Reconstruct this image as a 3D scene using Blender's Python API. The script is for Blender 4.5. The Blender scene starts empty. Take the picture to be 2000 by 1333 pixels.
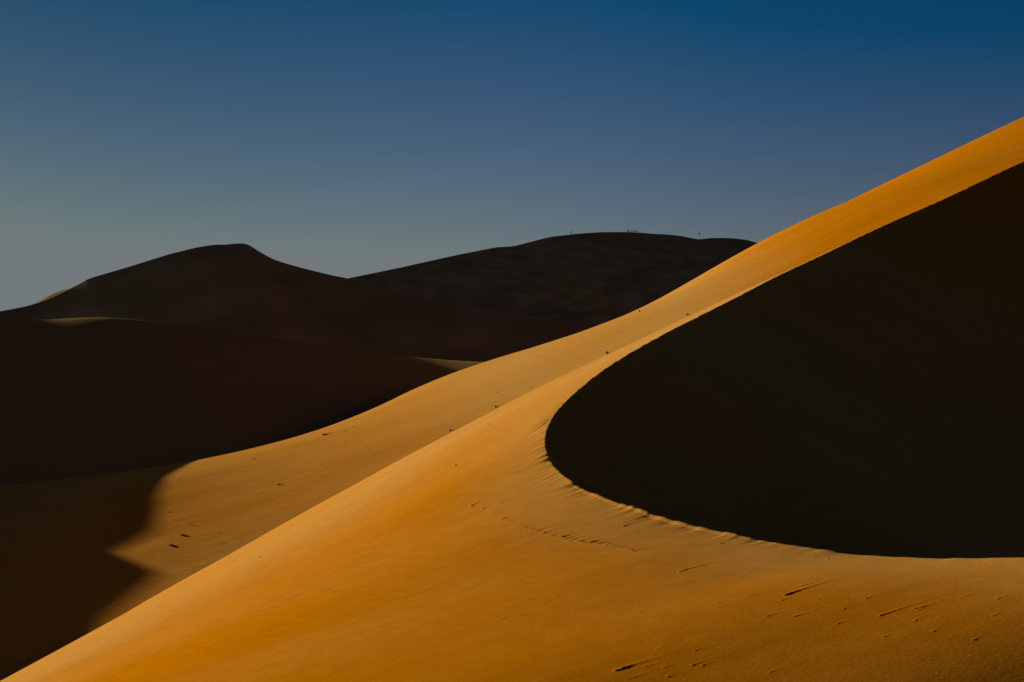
import bpy, math, random
import numpy as np
from mathutils import Vector

random.seed(11)
RNG = np.random.default_rng(7)
scene = bpy.context.scene

# ------------------------------------------------------------------ camera, light, exposure
F = 3200.0                 # focal length in pixels of a 2000 px wide frame
H0 = 720.0                 # row of the horizon
cam_data = bpy.data.cameras.new('camera')
cam_data.sensor_width = 36.0
cam_data.lens = 36.0 * F / 2000.0
cam_data.shift_y = (H0 - 666.5) / 2000.0
cam_data.clip_start = 0.5
cam_data.clip_end = 30000.0
cam = bpy.data.objects.new('camera', cam_data)
scene.collection.objects.link(cam)
cam.location = (0, 0, 0)
cam.rotation_euler = (math.radians(90), 0, 0)
scene.camera = cam

SUN_XY = np.array([-0.83, 0.56]); SUN_XY /= np.hypot(*SUN_XY)
ELEV = math.radians(11.0)
SUN = np.array([SUN_XY[0] * math.cos(ELEV), SUN_XY[1] * math.cos(ELEV), math.sin(ELEV)])
sun_data = bpy.data.lights.new('sun', 'SUN')
sun_data.energy = 5.0
sun_data.angle = math.radians(0.5)
sun_data.color = (1.0, 0.86, 0.66)
sun = bpy.data.objects.new('sun', sun_data)
scene.collection.objects.link(sun)
sun.rotation_euler = Vector(SUN).to_track_quat('Z', 'Y').to_euler()

world = bpy.data.worlds.new('World')
scene.world = world
world.use_nodes = True
wn, wl = world.node_tree.nodes, world.node_tree.links
wn.clear()
w_out = wn.new('ShaderNodeOutputWorld')
w_bg = wn.new('ShaderNodeBackground')
sky = wn.new('ShaderNodeTexSky')
sky.sky_type = 'NISHITA'
sky.sun_disc = False
sky.sun_elevation = ELEV
sky.sun_rotation = math.atan2(SUN_XY[0], SUN_XY[1])
sky.altitude = 1100
sky.air_density = 1.0
sky.dust_density = 1.0
sky.ozone_density = 2.0
w_bg.inputs['Strength'].default_value = 0.05
# a polarised, contrasty desert sky: each channel of the sky model gets its own contrast,
# and the sky falls off to deep blue towards the zenith
def wmath(op, a, b=None, clamp=False):
    nd = wn.new('ShaderNodeMath'); nd.operation = op; nd.use_clamp = clamp
    for i, s in enumerate((a, b)):
        if s is None: continue
        if hasattr(s, 'is_output'): wl.new(s, nd.inputs[i])
        else: nd.inputs[i].default_value = s
    return nd.outputs[0]
w_geo = wn.new('ShaderNodeTexCoord')
w_dir = wn.new('ShaderNodeSeparateXYZ'); wl.new(w_geo.outputs['Generated'], w_dir.inputs[0])
w_rgb = wn.new('ShaderNodeSeparateColor'); wl.new(sky.outputs[0], w_rgb.inputs[0])
K = 0.05 * 1.68
w_sun = wn.new('ShaderNodeVectorMath'); w_sun.operation = 'DOT_PRODUCT'
wl.new(w_geo.outputs['Generated'], w_sun.inputs[0]); w_sun.inputs[1].default_value = tuple(SUN)
w_pol = wn.new('ShaderNodeMapRange'); wl.new(w_sun.outputs['Value'], w_pol.inputs[0])
w_pol.interpolation_type = 'SMOOTHSTEP'
w_pol.inputs[1].default_value = 0.50; w_pol.inputs[2].default_value = 0.86
w_pol.inputs[3].default_value = K * 1.06; w_pol.inputs[4].default_value = K * 0.76
r, g, b = (wmath('MULTIPLY', w_rgb.outputs[i], w_pol.outputs[0]) for i in range(3))
w_pr = wn.new('ShaderNodeMapRange'); w_pr.interpolation_type = 'SMOOTHSTEP'
wl.new(w_sun.outputs['Value'], w_pr.inputs[0])
w_pr.inputs[1].default_value = 0.22; w_pr.inputs[2].default_value = 0.50
w_pr.inputs[3].default_value = 1.10; w_pr.inputs[4].default_value = 1.0
r = wmath('MULTIPLY', r, w_pr.outputs[0])
r = wmath('MINIMUM', wmath('MAXIMUM', wmath('MULTIPLY', wmath('SUBTRACT', r, 0.145), 0.78), 0.004), 0.165)
w_pg = wn.new('ShaderNodeMapRange'); w_pg.interpolation_type = 'SMOOTHSTEP'
wl.new(w_sun.outputs['Value'], w_pg.inputs[0])
w_pg.inputs[1].default_value = 0.50; w_pg.inputs[2].default_value = 0.86
w_pg.inputs[3].default_value = K * 1.01; w_pg.inputs[4].default_value = K * 0.785
g = wmath('MULTIPLY', w_rgb.outputs[1], w_pg.outputs[0])
g = wmath('MINIMUM', wmath('MULTIPLY', wmath('POWER', g, 1.9), 0.97), 0.192)
b = wmath('MINIMUM', wmath('MULTIPLY', wmath('POWER', b, 1.4), 0.64), 0.205)
b = wmath('MAXIMUM', b, wmath('MULTIPLY', g, 1.04))
# high overhead the sky greys again
w_mr = wn.new('ShaderNodeMapRange'); w_mr.interpolation_type = 'SMOOTHSTEP'
wl.new(w_dir.outputs[2], w_mr.inputs[0])
w_mr.inputs[1].default_value = 0.22; w_mr.inputs[2].default_value = 0.6
w_mr.inputs[3].default_value = 0.0; w_mr.inputs[4].default_value = 0.5
r = wmath('MAXIMUM', r, wmath('MULTIPLY', g, w_mr.outputs[0]))
w_dk = wn.new('ShaderNodeMapRange'); w_dk.interpolation_type = 'SMOOTHSTEP'
wl.new(w_dir.outputs[2], w_dk.inputs[0])
w_dk.inputs[1].default_value = 0.22; w_dk.inputs[2].default_value = 0.5
w_dk.inputs[3].default_value = 1.0; w_dk.inputs[4].default_value = 0.6
r, g, b = (wmath('MULTIPLY', c, w_dk.outputs[0]) for c in (r, g, b))
# extra glow added round the sun, outside the frame, to lift shaded sand
w_au = wn.new('ShaderNodeMapRange'); w_au.interpolation_type = 'SMOOTHSTEP'
wl.new(w_sun.outputs['Value'], w_au.inputs[0])
w_au.inputs[1].default_value = 0.82; w_au.inputs[2].default_value = 0.97
w_au.inputs[3].default_value = 0.0; w_au.inputs[4].default_value = 0.46
r, g, b = (wmath('ADD', c, w_au.outputs[0]) for c in (r, g, b))
w_cmb = wn.new('ShaderNodeCombineColor')
for i, s in enumerate((r, g, b)):
    wl.new(wmath('MULTIPLY', s, 1.0 / K), w_cmb.inputs[i])
wl.new(w_cmb.outputs[0], w_bg.inputs['Color'])

wl.new(w_bg.outputs[0], w_out.inputs['Surface'])

scene.view_settings.view_transform = 'Standard'
scene.view_settings.look = 'None'
scene.view_settings.exposure = 0.75
scene.view_settings.gamma = 1.0

# ------------------------------------------------------------------ helpers
def spline(xk, yk, x):
    xk = np.asarray(xk, float); yk = np.asarray(yk, float); n = len(xk); h = np.diff(xk)
    A = np.zeros((n, n)); r = np.zeros((n,) + yk.shape[1:]); A[0, 0] = A[-1, -1] = 1
    for i in range(1, n - 1):
        A[i, i - 1] = h[i - 1]; A[i, i] = 2 * (h[i - 1] + h[i]); A[i, i + 1] = h[i]
        r[i] = 6 * ((yk[i + 1] - yk[i]) / h[i] - (yk[i] - yk[i - 1]) / h[i - 1])
    M = np.linalg.solve(A, r)
    x = np.asarray(x, float); i = np.clip(np.searchsorted(xk, x) - 1, 0, n - 2)
    hh = h[i]; a = (xk[i + 1] - x) / hh; b = (x - xk[i]) / hh
    e = (slice(None),) + (None,) * (yk.ndim - 1)
    y = a[e] * yk[i] + b[e] * yk[i + 1] + ((a ** 3 - a)[e] * M[i] + (b ** 3 - b)[e] * M[i + 1]) * (hh ** 2)[e] / 6
    lo = x < xk[0]; hi = x > xk[-1]
    if lo.any():
        y[lo] = yk[0] + (x[lo] - xk[0])[e] * ((yk[1] - yk[0]) / h[0] - h[0] * (2 * M[0] + M[1]) / 6)
    if hi.any():
        y[hi] = yk[-1] + (x[hi] - xk[-1])[e] * ((yk[-1] - yk[-2]) / h[-1] + h[-1] * (M[-2] + 2 * M[-1]) / 6)
    return y

def smooth_rows(a, sigma):
    r = int(sigma * 3) + 1
    k = np.exp(-0.5 * (np.arange(-r, r + 1) / sigma) ** 2); k /= k.sum()
    p = np.pad(a, ((r, r), (0, 0)), mode='reflect', reflect_type='odd')
    return np.stack([np.convolve(p[:, i], k, 'valid') for i in range(a.shape[1])], 1)

_perm = RNG.permutation(512)
_grad = RNG.uniform(-1, 1, 512)
def vnoise(x, y):
    """smooth value noise in -1..1"""
    xi = np.floor(x).astype(int); yi = np.floor(y).astype(int)
    fx = x - xi; fy = y - yi
    fx = fx * fx * fx * (fx * (fx * 6 - 15) + 10); fy = fy * fy * fy * (fy * (fy * 6 - 15) + 10)
    def g(i, j): return _grad[_perm[(_perm[i & 511] + j) & 511]]
    return ((g(xi, yi) * (1 - fx) + g(xi + 1, yi) * fx) * (1 - fy)
            + (g(xi, yi + 1) * (1 - fx) + g(xi + 1, yi + 1) * fx) * fy)

def sstep(a, b, x):
    t = np.clip((x - a) / (b - a), 0, 1)
    return t * t * (3 - 2 * t)

def grid_object(name, P, mat, tone=None, flip=False):
    """one mesh from a grid of points P[i, j] = (x, y, z)"""
    ni, nj = P.shape[:2]
    me = bpy.data.meshes.new(name)
    me.vertices.add(ni * nj)
    me.vertices.foreach_set('co', P.reshape(-1, 3).astype(np.float32).ravel())
    i, j = np.meshgrid(np.arange(ni - 1), np.arange(nj - 1), indexing='ij')
    a = (i * nj + j).ravel()
    q = np.stack([a, a + 1, a + nj + 1, a + nj], 1)
    if flip: q = q[:, ::-1]
    nq = len(q)
    me.loops.add(nq * 4); me.polygons.add(nq)
    me.loops.foreach_set('vertex_index', q.astype(np.int32).ravel())
    me.polygons.foreach_set('loop_start', np.arange(0, nq * 4, 4, dtype=np.int32))
    me.polygons.foreach_set('loop_total', np.full(nq, 4, dtype=np.int32))
    me.polygons.foreach_set('use_smooth', np.ones(nq, dtype=bool))
    me.update(calc_edges=True)
    if tone is not None:
        at = me.attributes.new('iron_and_lift', 'FLOAT', 'POINT')  # sand tone, plus the shade lift painted on the middle dune
        at.data.foreach_set('value', np.clip(tone, 0, 1).astype(np.float32).ravel())
    me.materials.append(mat)
    ob = bpy.data.objects.new(name, me)
    scene.collection.objects.link(ob)
    ob['kind'] = 'structure'
    return ob

# ------------------------------------------------------------------ sand
PALE = (0.415, 0.232, 0.058, 1)
RICH = (0.405, 0.142, 0.0006, 1)
def sand_material(name, pale=PALE, rich=RICH, grain=1.0, mottle=0.045, mot_scale=0.9, mot_stretch=(1, 1, 1)):
    m = bpy.data.materials.new(name); m.use_nodes = True
    n, l = m.node_tree.nodes, m.node_tree.links
    b = n['Principled BSDF']
    b.inputs['Roughness'].default_value = 0.95
    b.inputs['Specular IOR Level'].default_value = 0.0
    tc = n.new('ShaderNodeTexCoord')
    at = n.new('ShaderNodeAttribute'); at.attribute_name = 'iron_and_lift'
    big = n.new('ShaderNodeTexNoise'); big.inputs['Scale'].default_value = 0.06; big.inputs['Detail'].default_value = 3
    l.new(tc.outputs['Object'], big.inputs['Vector'])
    ma = n.new('ShaderNodeMath'); ma.operation = 'MULTIPLY_ADD'
    ma.inputs[1].default_value = 0.5; l.new(big.outputs['Fac'], ma.inputs[0])
    sb = n.new('ShaderNodeMath'); sb.operation = 'SUBTRACT'; sb.use_clamp = True
    l.new(at.outputs['Fac'], ma.inputs[2]); l.new(ma.outputs[0], sb.inputs[0]); sb.inputs[1].default_value = 0.25
    mx = n.new('ShaderNodeMix'); mx.data_type = 'RGBA'
    mx.inputs['A'].default_value = pale; mx.inputs['B'].default_value = rich
    l.new(sb.outputs[0], mx.inputs['Factor'])
    # grains: small light and dark speckle
    gr = n.new('ShaderNodeTexNoise'); gr.inputs['Scale'].default_value = 13.0; gr.inputs['Detail'].default_value = 6
    gr.inputs['Roughness'].default_value = 0.9
    l.new(tc.outputs['Object'], gr.inputs['Vector'])
    mr = n.new('ShaderNodeMapRange'); mr.inputs[1].default_value = 0.3; mr.inputs[2].default_value = 0.7
    mr.inputs[3].default_value = 1 - 0.30 * grain; mr.inputs[4].default_value = 1 + 0.30 * grain
    l.new(gr.outputs['Fac'], mr.inputs[0])
    mu = n.new('ShaderNodeMix'); mu.data_type = 'RGBA'; mu.blend_type = 'MULTIPLY'; mu.inputs['Factor'].default_value = 1
    l.new(mx.outputs['Result'], mu.inputs['A']); l.new(mr.outputs[0], mu.inputs['B'])
    # mottling: drifts of slightly darker and lighter sand
    mo = n.new('ShaderNodeTexNoise'); mo.inputs['Scale'].default_value = mot_scale; mo.inputs['Detail'].default_value = 4
    mp2 = n.new('ShaderNodeMapping'); mp2.inputs['Scale'].default_value = mot_stretch
    l.new(tc.outputs['Object'], mp2.inputs['Vector']); l.new(mp2.outputs[0], mo.inputs['Vector'])
    mm = n.new('ShaderNodeMapRange'); mm.inputs[1].default_value = 0.35; mm.inputs[2].default_value = 0.65
    mm.inputs[3].default_value = 1 - mottle; mm.inputs[4].default_value = 1 + mottle
    l.new(mo.outputs['Fac'], mm.inputs[0])
    mv = n.new('ShaderNodeMix'); mv.data_type = 'RGBA'; mv.blend_type = 'MULTIPLY'; mv.inputs['Factor'].default_value = 1
    l.new(mu.outputs['Result'], mv.inputs['A']); l.new(mm.outputs[0], mv.inputs['B'])
    l.new(mv.outputs['Result'], b.inputs['Base Color'])
    # wind ripples, stretched across the wind
    mp = n.new('ShaderNodeMapping'); mp.inputs['Rotation'].default_value = (0, 0, math.radians(-31))
    mp.inputs['Scale'].default_value = (0.8, 1.5, 1)
    l.new(tc.outputs['Object'], mp.inputs['Vector'])
    rp = n.new('ShaderNodeTexNoise'); rp.inputs['Scale'].default_value = 5.0; rp.inputs['Detail'].default_value = 7
    rp.inputs['Roughness'].default_value = 0.62
    l.new(mp.outputs[0], rp.inputs['Vector'])
    bp = n.new('ShaderNodeBump'); bp.inputs['Strength'].default_value = 0.55 * grain; bp.inputs['Distance'].default_value = 0.025
    l.new(rp.outputs['Fac'], bp.inputs['Height'])
    l.new(bp.outputs[0], b.inputs['Normal'])
    return m

M_sand = sand_material('dune_sand')
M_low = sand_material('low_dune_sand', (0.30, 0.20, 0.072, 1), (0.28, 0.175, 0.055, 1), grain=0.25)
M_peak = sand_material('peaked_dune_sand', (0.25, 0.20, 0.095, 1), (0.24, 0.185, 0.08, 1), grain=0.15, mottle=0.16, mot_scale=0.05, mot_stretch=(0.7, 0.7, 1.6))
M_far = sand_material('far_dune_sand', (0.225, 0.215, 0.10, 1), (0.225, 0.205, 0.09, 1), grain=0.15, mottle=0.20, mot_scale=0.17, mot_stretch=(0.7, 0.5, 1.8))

WIND = np.array([0.86, 0.51]); WIND /= np.hypot(*WIND)
ACROSS = np.array([-WIND[1], WIND[0]])

def add_mounds(P, mounds, gain=1.0, wmin=0.0):
    """little wind tails: a blunt head and a tapering tail down the wind"""
    X = P[..., 0]; Y = P[..., 1]; Z = P[..., 2]
    rng = np.random.default_rng(3)
    for (x, y, ln, w) in mounds:
        w = max(w, wmin)
        r = ln * 1.3 + w * 6
        m = (np.abs(X - x) < r) & (np.abs(Y - y) < r)
        if not m.any(): continue
        a = rng.normal(0, 0.05)
        ca, sa = math.cos(a), math.sin(a)
        wd = (WIND[0] * ca - WIND[1] * sa, WIND[0] * sa + WIND[1] * ca)
        dx = X[m] - x; dy = Y[m] - y
        p = dx * wd[0] + dy * wd[1]; q = -dx * wd[1] + dy * wd[0]
        hgt = w * (0.9 if w > 0.06 else 1.1) * gain
        ln = max(ln, 7 * w)
        ww = w * (1.0 if w > 0.06 else 1.15) * (1.0 + 0.5 * np.clip(p / ln, 0, 1))
        head = sstep(-w * 0.9, 0.0, p)
        tail = np.where(p > 0, np.exp(-(p / (ln * 0.6)) ** 1.2), 1.0)
        wob = q + 0.15 * w * vnoise(p / w * 0.8 + x * 7, p * 0 + y * 5)
        # steep on the near side, soft on the far side
        prof = np.exp(-np.where(wob < 0, wob / (ww * 0.75), wob / (ww * 1.25)) ** 2)
        Z[m] += hgt * head * tail * prof

# dune forms, in metres (camera at the origin, looking along +Y)
D1_UV = [(2600.0, 40.0), (2300.0, 181.0), (2000.0, 315.6), (1932.0, 347.0), (1851.0, 386.4), (1770.0, 421.5), (1689.0, 458.0), (1621.0, 491.7), (1562.0, 518.7), (1500.0, 548.5),
    (1440.0, 581.0), (1386.0, 607.8), (1340.0, 631.0), (1297.0, 653.0), (1236.0, 685.6), (1196.0, 712.0), (1159.0, 736.0), (1127.0, 762.5), (1103.0, 785.0), (1083.0, 805.0),
    (1068.6, 823.0), (1061.0, 843.0), (1057.5, 862.0), (1058.5, 878.0), (1065.0, 900.0), (1079.0, 920.5), (1103.0, 941.0), (1127.0, 957.0), (1164.0, 973.0), (1208.0, 989.0),
    (1249.0, 1003.5), (1297.0, 1018.0), (1346.0, 1032.0), (1400.0, 1043.0), (1451.0, 1053.0), (1550.0, 1068.0), (1640.0, 1081.0), (1730.0, 1088.0), (1802.0, 1091.0), (1910.0,
    1091.5), (2000.0, 1090.0), (2400.0, 1080.0)]
D1_KNOTS = [0.0, 660.2947706897064, 1143.1677539081409, 1440.2994126069505, 1643.0410730294418, 1767.9891655097217, 1863.3483359242982, 2072.953636254685, 2422.058491894359,
    2782.4064330930955, 3182.531413567947]
D1_Y = [288.7283, 231.9712, 188.6838, 152.7175, 130.8835, 114.2054, 103.7339, 91.1714, 80.4731, 73.7509, 68.7179]
D1_A = [0.0069, 0.2725, 0.3667, 0.349, 0.3943, 0.4126, 0.3281, 0.1934, 0.1151, 0.1916, 0.3857]
D1_M = [0.5501, 0.5501, 0.5334, 0.5243, 0.5266, 0.4655, 0.3802, 0.2642, 0.2139, 0.2415, 0.3149]
D1_L = [4.0152, 3.2523, 2.9257, 2.8108, 2.5516, 2.4154, 2.5124, 2.8324, 2.9878, 3.0252, 2.8719]
D2_X = [-130.0, -80.0, -45.0, -15.0, 15.0, 50.0, 90.0, 140.0, 200.0]
D2_Y = [90.0, 125.0, 160.0, 195.0, 230.0, 270.0, 320.0, 380.0]
D2_Z = [[-49.954, -43.357, -36.309, -30.115, -26.572, -27.996, -33.753, -41.034], [-44.346, -38.806, -32.512, -24.836, -18.112, -19.949, -24.133, -28.187], [-39.452, -34.528,
    -30.239, -22.532, -15.718, -13.664, -16.657, -17.698], [-33.726, -28.629, -23.814, -17.053, -9.89, -5.068, -2.338, -6.595], [-26.337, -20.722, -14.814, -7.92, -0.728, 5.977,
    7.436, 4.566], [-15.72, -9.687, -3.201, 3.796, 11.569, 17.149, 24.592, 23.899], [-1.699, 4.382, 10.816, 17.468, 23.94, 30.427, 38.806, 44.589], [17.074, 23.164, 28.936, 34.489,
    39.377, 44.831, 49.247, 68.158], [40.672, 46.093, 50.934, 55.246, 59.358, 65.163, 75.843, 94.225]]
RIDGE_CW = [(118.19, -53.531), (121.42, -53.108), (124.49, -52.544), (127.75, -51.866), (131.13, -51.123), (133.17, -50.799), (133.92, -50.83), (135.34, -51.306), (137.13,
    -51.709), (140.64, -50.901), (143.83, -50.221), (145.46, -49.951), (148.76, -49.702), (154.43, -49.376), (163.0, -49.139), (175.76, -49.569), (191.37, -51.203)]
MOUNDS1 = [(12.08, 72.66, 2.83, 0.073), (11.79, 71.88, 0.86, 0.034), (10.81, 69.73, 1.14, 0.033), (10.67, 73.5, 0.89, 0.028), (13.42, 67.85, 0.84, 0.03), (15.29, 68.31, 2.78,
    0.036), (16.83, 68.69, 1.19, 0.032), (16.89, 68.42, 0.66, 0.026), (17.12, 68.76, 0.66, 0.026), (16.47, 67.22, 0.62, 0.029), (15.24, 70.74, 0.89, 0.027), (14.03, 69.63, 0.54,
    0.022), (19.56, 66.82, 0.45, 0.023), (20.29, 68.65, 0.46, 0.024), (11.91, 69.32, 1.35, 0.026), (13.29, 71.47, 0.4, 0.025), (13.44, 70.71, 0.39, 0.022), (8.19, 80.18, 2.81,
    0.04), (6.19, 91.27, 1.67, 0.037), (10.82, 84.89, 1.17, 0.032), (4.08, 64.88, 1.84, 0.053), (4.37, 65.08, 0.94, 0.033), (4.55, 63.87, 0.92, 0.028), (7.37, 66.29, 0.69, 0.031),
    (5.95, 66.97, 0.44, 0.023), (5.28, 65.02, 0.57, 0.022), (5.92, 64.68, 0.71, 0.022), (6.01, 63.7, 0.51, 0.02), (9.94, 63.25, 0.38, 0.02), (14.69, 79.95, 0.37, 0.025), (15.27,
    79.45, 0.51, 0.025), (14.91, 65.82, 0.4, 0.021), (16.88, 65.86, 0.35, 0.019), (7.07, 64.68, 0.95, 0.018), (12.93, 73.9, 1.53, 0.018), (7.46, 64.56, 0.57, 0.018), (19.12, 69.53,
    0.53, 0.02), (18.17, 64.6, 0.49, 0.016), (9.1, 72.83, 0.74, 0.018), (5.71, 73.06, 0.72, 0.018), (3.22, 79.2, 0.46, 0.02), (-18.57, 120.8, 0.4, 0.038), (-10.36, 93.17, 0.27,
    0.029), (-11.66, 88.42, 0.28, 0.033), (-10.64, 88.19, 0.17, 0.028), (-10.12, 87.49, 0.15, 0.03), (-8.06, 76.34, 0.15, 0.026), (-10.13, 78.29, 0.2, 0.027), (-10.49, 77.16, 0.43,
    0.031), (-9.76, 76.17, 0.21, 0.024), (-8.98, 74.84, 0.52, 0.028), (-8.6, 74.36, 0.38, 0.023), (-13.03, 77.81, 0.24, 0.032), (-13.99, 76.66, 0.23, 0.029), (-5.22, 70.84, 0.7,
    0.031), (-6.33, 71.82, 0.51, 0.027), (-5.99, 72.56, 0.38, 0.025), (-7.74, 83.14, 0.68, 0.029), (-5.35, 85.52, 0.76, 0.029), (-4.42, 78.67, 0.41, 0.027), (-2.26, 75.32, 0.92,
    0.031), (-0.57, 75.73, 0.63, 0.035), (-0.38, 75.9, 0.37, 0.028), (0.09, 75.74, 1.49, 0.036), (-10.95, 72.98, 0.68, 0.027), (-15.32, 94.25, 0.74, 0.029), (-18.95, 120.08, 0.94,
    0.034), (2.08, 78.35, 0.67, 0.02), (-8.78, 80.27, 0.5, 0.023), (-6.12, 78.32, 0.4, 0.02), (-2.8, 68.87, 0.51, 0.017), (-20.44, 93.43, 0.32, 0.026), (-15.46, 88.36, 0.23,
    0.022), (-3.89, 88.82, 0.51, 0.019), (-0.77, 103.17, 1.94, 0.039), (-1.9, 138.21, 0.52, 0.048), (-4.21, 114.22, 0.63, 0.039), (-4.01, 111.67, 0.41, 0.035), (-3.49, 108.38,
    0.67, 0.044), (-3.31, 106.87, 0.29, 0.033), (-2.59, 104.77, 1.51, 0.056), (-1.8, 103.06, 0.78, 0.045), (-2.02, 102.55, 0.32, 0.038), (-1.96, 101.02, 0.19, 0.035), (-1.19,
    100.45, 0.75, 0.038), (-0.68, 98.5, 0.8, 0.037), (-0.69, 98.69, 1.54, 0.022), (-0.55, 98.55, 0.43, 0.042), (-0.33, 97.65, 0.43, 0.033), (-0.28, 97.52, 0.43, 0.022), (-0.1,
    97.23, 1.1, 0.026), (0.12, 96.31, 0.42, 0.04), (0.22, 96.11, 0.24, 0.027), (0.32, 95.82, 0.42, 0.047), (0.45, 95.58, 0.42, 0.026), (0.63, 95.28, 0.42, 0.05), (0.74, 94.99,
    0.42, 0.049), (0.79, 94.68, 0.67, 0.03), (0.94, 94.24, 0.67, 0.023), (1.02, 94.23, 0.67, 0.035), (1.13, 94.18, 0.24, 0.028), (1.28, 93.6, 0.67, 0.045), (1.31, 93.53, 1.52,
    0.045), (1.45, 93.35, 0.42, 0.039), (1.59, 92.87, 1.09, 0.03), (1.65, 92.77, 1.53, 0.028), (1.77, 92.79, 0.67, 0.045), (1.84, 92.6, 0.24, 0.026), (1.99, 92.27, 0.67, 0.047),
    (2.09, 91.99, 0.67, 0.04), (2.18, 91.83, 0.67, 0.049), (2.29, 91.85, 0.24, 0.022), (2.44, 91.39, 1.54, 0.03), (2.52, 91.28, 1.11, 0.024), (2.7, 91.07, 0.67, 0.044), (2.74,
    91.03, 1.54, 0.047), (2.89, 90.61, 1.11, 0.03), (2.95, 90.58, 1.11, 0.028), (3.09, 90.11, 1.55, 0.032), (3.22, 90.16, 0.68, 0.033), (3.31, 90.08, 1.12, 0.043), (3.44, 89.81,
    0.43, 0.037), (3.53, 89.74, 0.68, 0.034), (3.6, 89.54, 1.56, 0.03), (3.68, 89.42, 0.25, 0.041), (3.73, 89.53, 0.68, 0.043), (3.77, 89.08, 0.68, 0.038), (3.86, 89.13, 0.25,
    0.033), (3.97, 89.0, 0.69, 0.042), (4.06, 88.77, 0.69, 0.029), (4.17, 88.73, 0.69, 0.045), (4.25, 88.84, 1.13, 0.047), (4.42, 88.56, 0.44, 0.025), (4.48, 88.38, 1.13, 0.027),
    (4.56, 88.32, 1.59, 0.041), (4.71, 88.17, 1.14, 0.028), (4.81, 87.87, 0.25, 0.025), (4.93, 87.84, 1.59, 0.037), (5.0, 87.74, 0.25, 0.046), (5.18, 87.59, 0.44, 0.021), (5.2,
    87.43, 0.44, 0.034), (5.33, 87.14, 0.7, 0.029), (5.45, 87.09, 0.7, 0.019), (5.54, 86.93, 0.7, 0.042), (5.68, 86.72, 0.25, 0.034), (5.74, 86.71, 0.7, 0.034), (5.85, 86.65, 0.45,
    0.03), (5.98, 86.27, 1.62, 0.029), (6.03, 86.16, 0.45, 0.045), (6.16, 85.84, 0.71, 0.041), (6.26, 85.63, 1.63, 0.033), (6.32, 85.34, 1.63, 0.029)]
MOUNDS2 = [(-29.28, 254.57, 2.39, 0.239), (-26.02, 253.81, 1.11, 0.127), (-2.49, 234.09, 1.46, 0.161), (-41.01, 197.34, 1.36, 0.074), (-40.39, 201.0, 1.38, 0.075), (-42.15, 201.32,
    0.63, 0.094), (-31.29, 219.08, 1.23, 0.137), (-37.91, 241.16, 0.9, 0.09), (-38.94, 235.1, 0.73, 0.073), (-44.63, 213.17, 0.67, 0.093), (-35.78, 200.19, 0.5, 0.075), (-34.52,
    195.85, 0.49, 0.061), (-43.29, 179.92, 0.67, 0.079), (-8.8, 227.15, 1.7, 0.142), (-20.14, 228.55, 0.86, 0.086), (14.1, 246.57, 1.23, 0.154), (22.03, 286.58, 1.43, 0.143),
    (-18.65, 236.86, 0.74, 0.074), (-31.81, 231.33, 1.01, 0.072), (-25.43, 226.0, 0.99, 0.057), (-30.58, 203.87, 1.02, 0.051), (-27.57, 220.59, 1.1, 0.055), (-38.73, 213.67, 0.93,
    0.053), (-44.8, 231.24, 1.16, 0.065)]
TUFTS = [(-29.17, 253.66, 0.713, 0.476), (-25.73, 252.6, 0.947, 0.197), (-24.97, 256.88, 0.241, 0.201), (-24.35, 239.79, 0.225, 0.187), (-20.11, 228.18, 0.285, 0.178), (-30.16,
    243.73, 0.305, 0.19), (-2.34, 233.85, 0.512, 0.365), (-1.43, 241.6, 0.227, 0.189), (-2.14, 245.09, 0.23, 0.191), (2.7, 240.41, 0.301, 0.225), (14.24, 246.28, 0.616, 0.539),
    (22.29, 286.5, 0.537, 0.358), (27.45, 256.12, 0.64, 0.4), (-31.2, 218.5, 0.615, 0.307), (-41.01, 197.34, 0.987, 0.37), (-40.39, 201.0, 1.068, 0.377), (-44.06, 203.15, 0.317,
    0.19), (-40.16, 205.28, 0.321, 0.192), (-60.61, 218.67, 0.342, 0.273), (-49.78, 208.51, 0.195, 0.163), (-8.52, 227.13, 0.497, 0.284), (-44.52, 212.65, 0.465, 0.199), (-35.75,
    199.98, 0.25, 0.156), (-43.25, 179.76, 0.506, 0.169), (-34.52, 195.85, 0.184, 0.153), (-37.91, 241.16, 0.603, 0.188)]
CLODS = [(-4.12, 119.91, 0.225, 0.131), (6.21, 91.15, 0.142, 0.085), (-1.88, 137.05, 0.15, 0.128), (-2.58, 104.64, 0.196, 0.131), (-1.8, 102.93, 0.193, 0.096), (-18.51, 120.39,
    0.132, 0.113), (-10.34, 92.99, 0.116, 0.087), (10.79, 84.85, 0.106, 0.08), (8.18, 80.07, 0.125, 0.075)]
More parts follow.
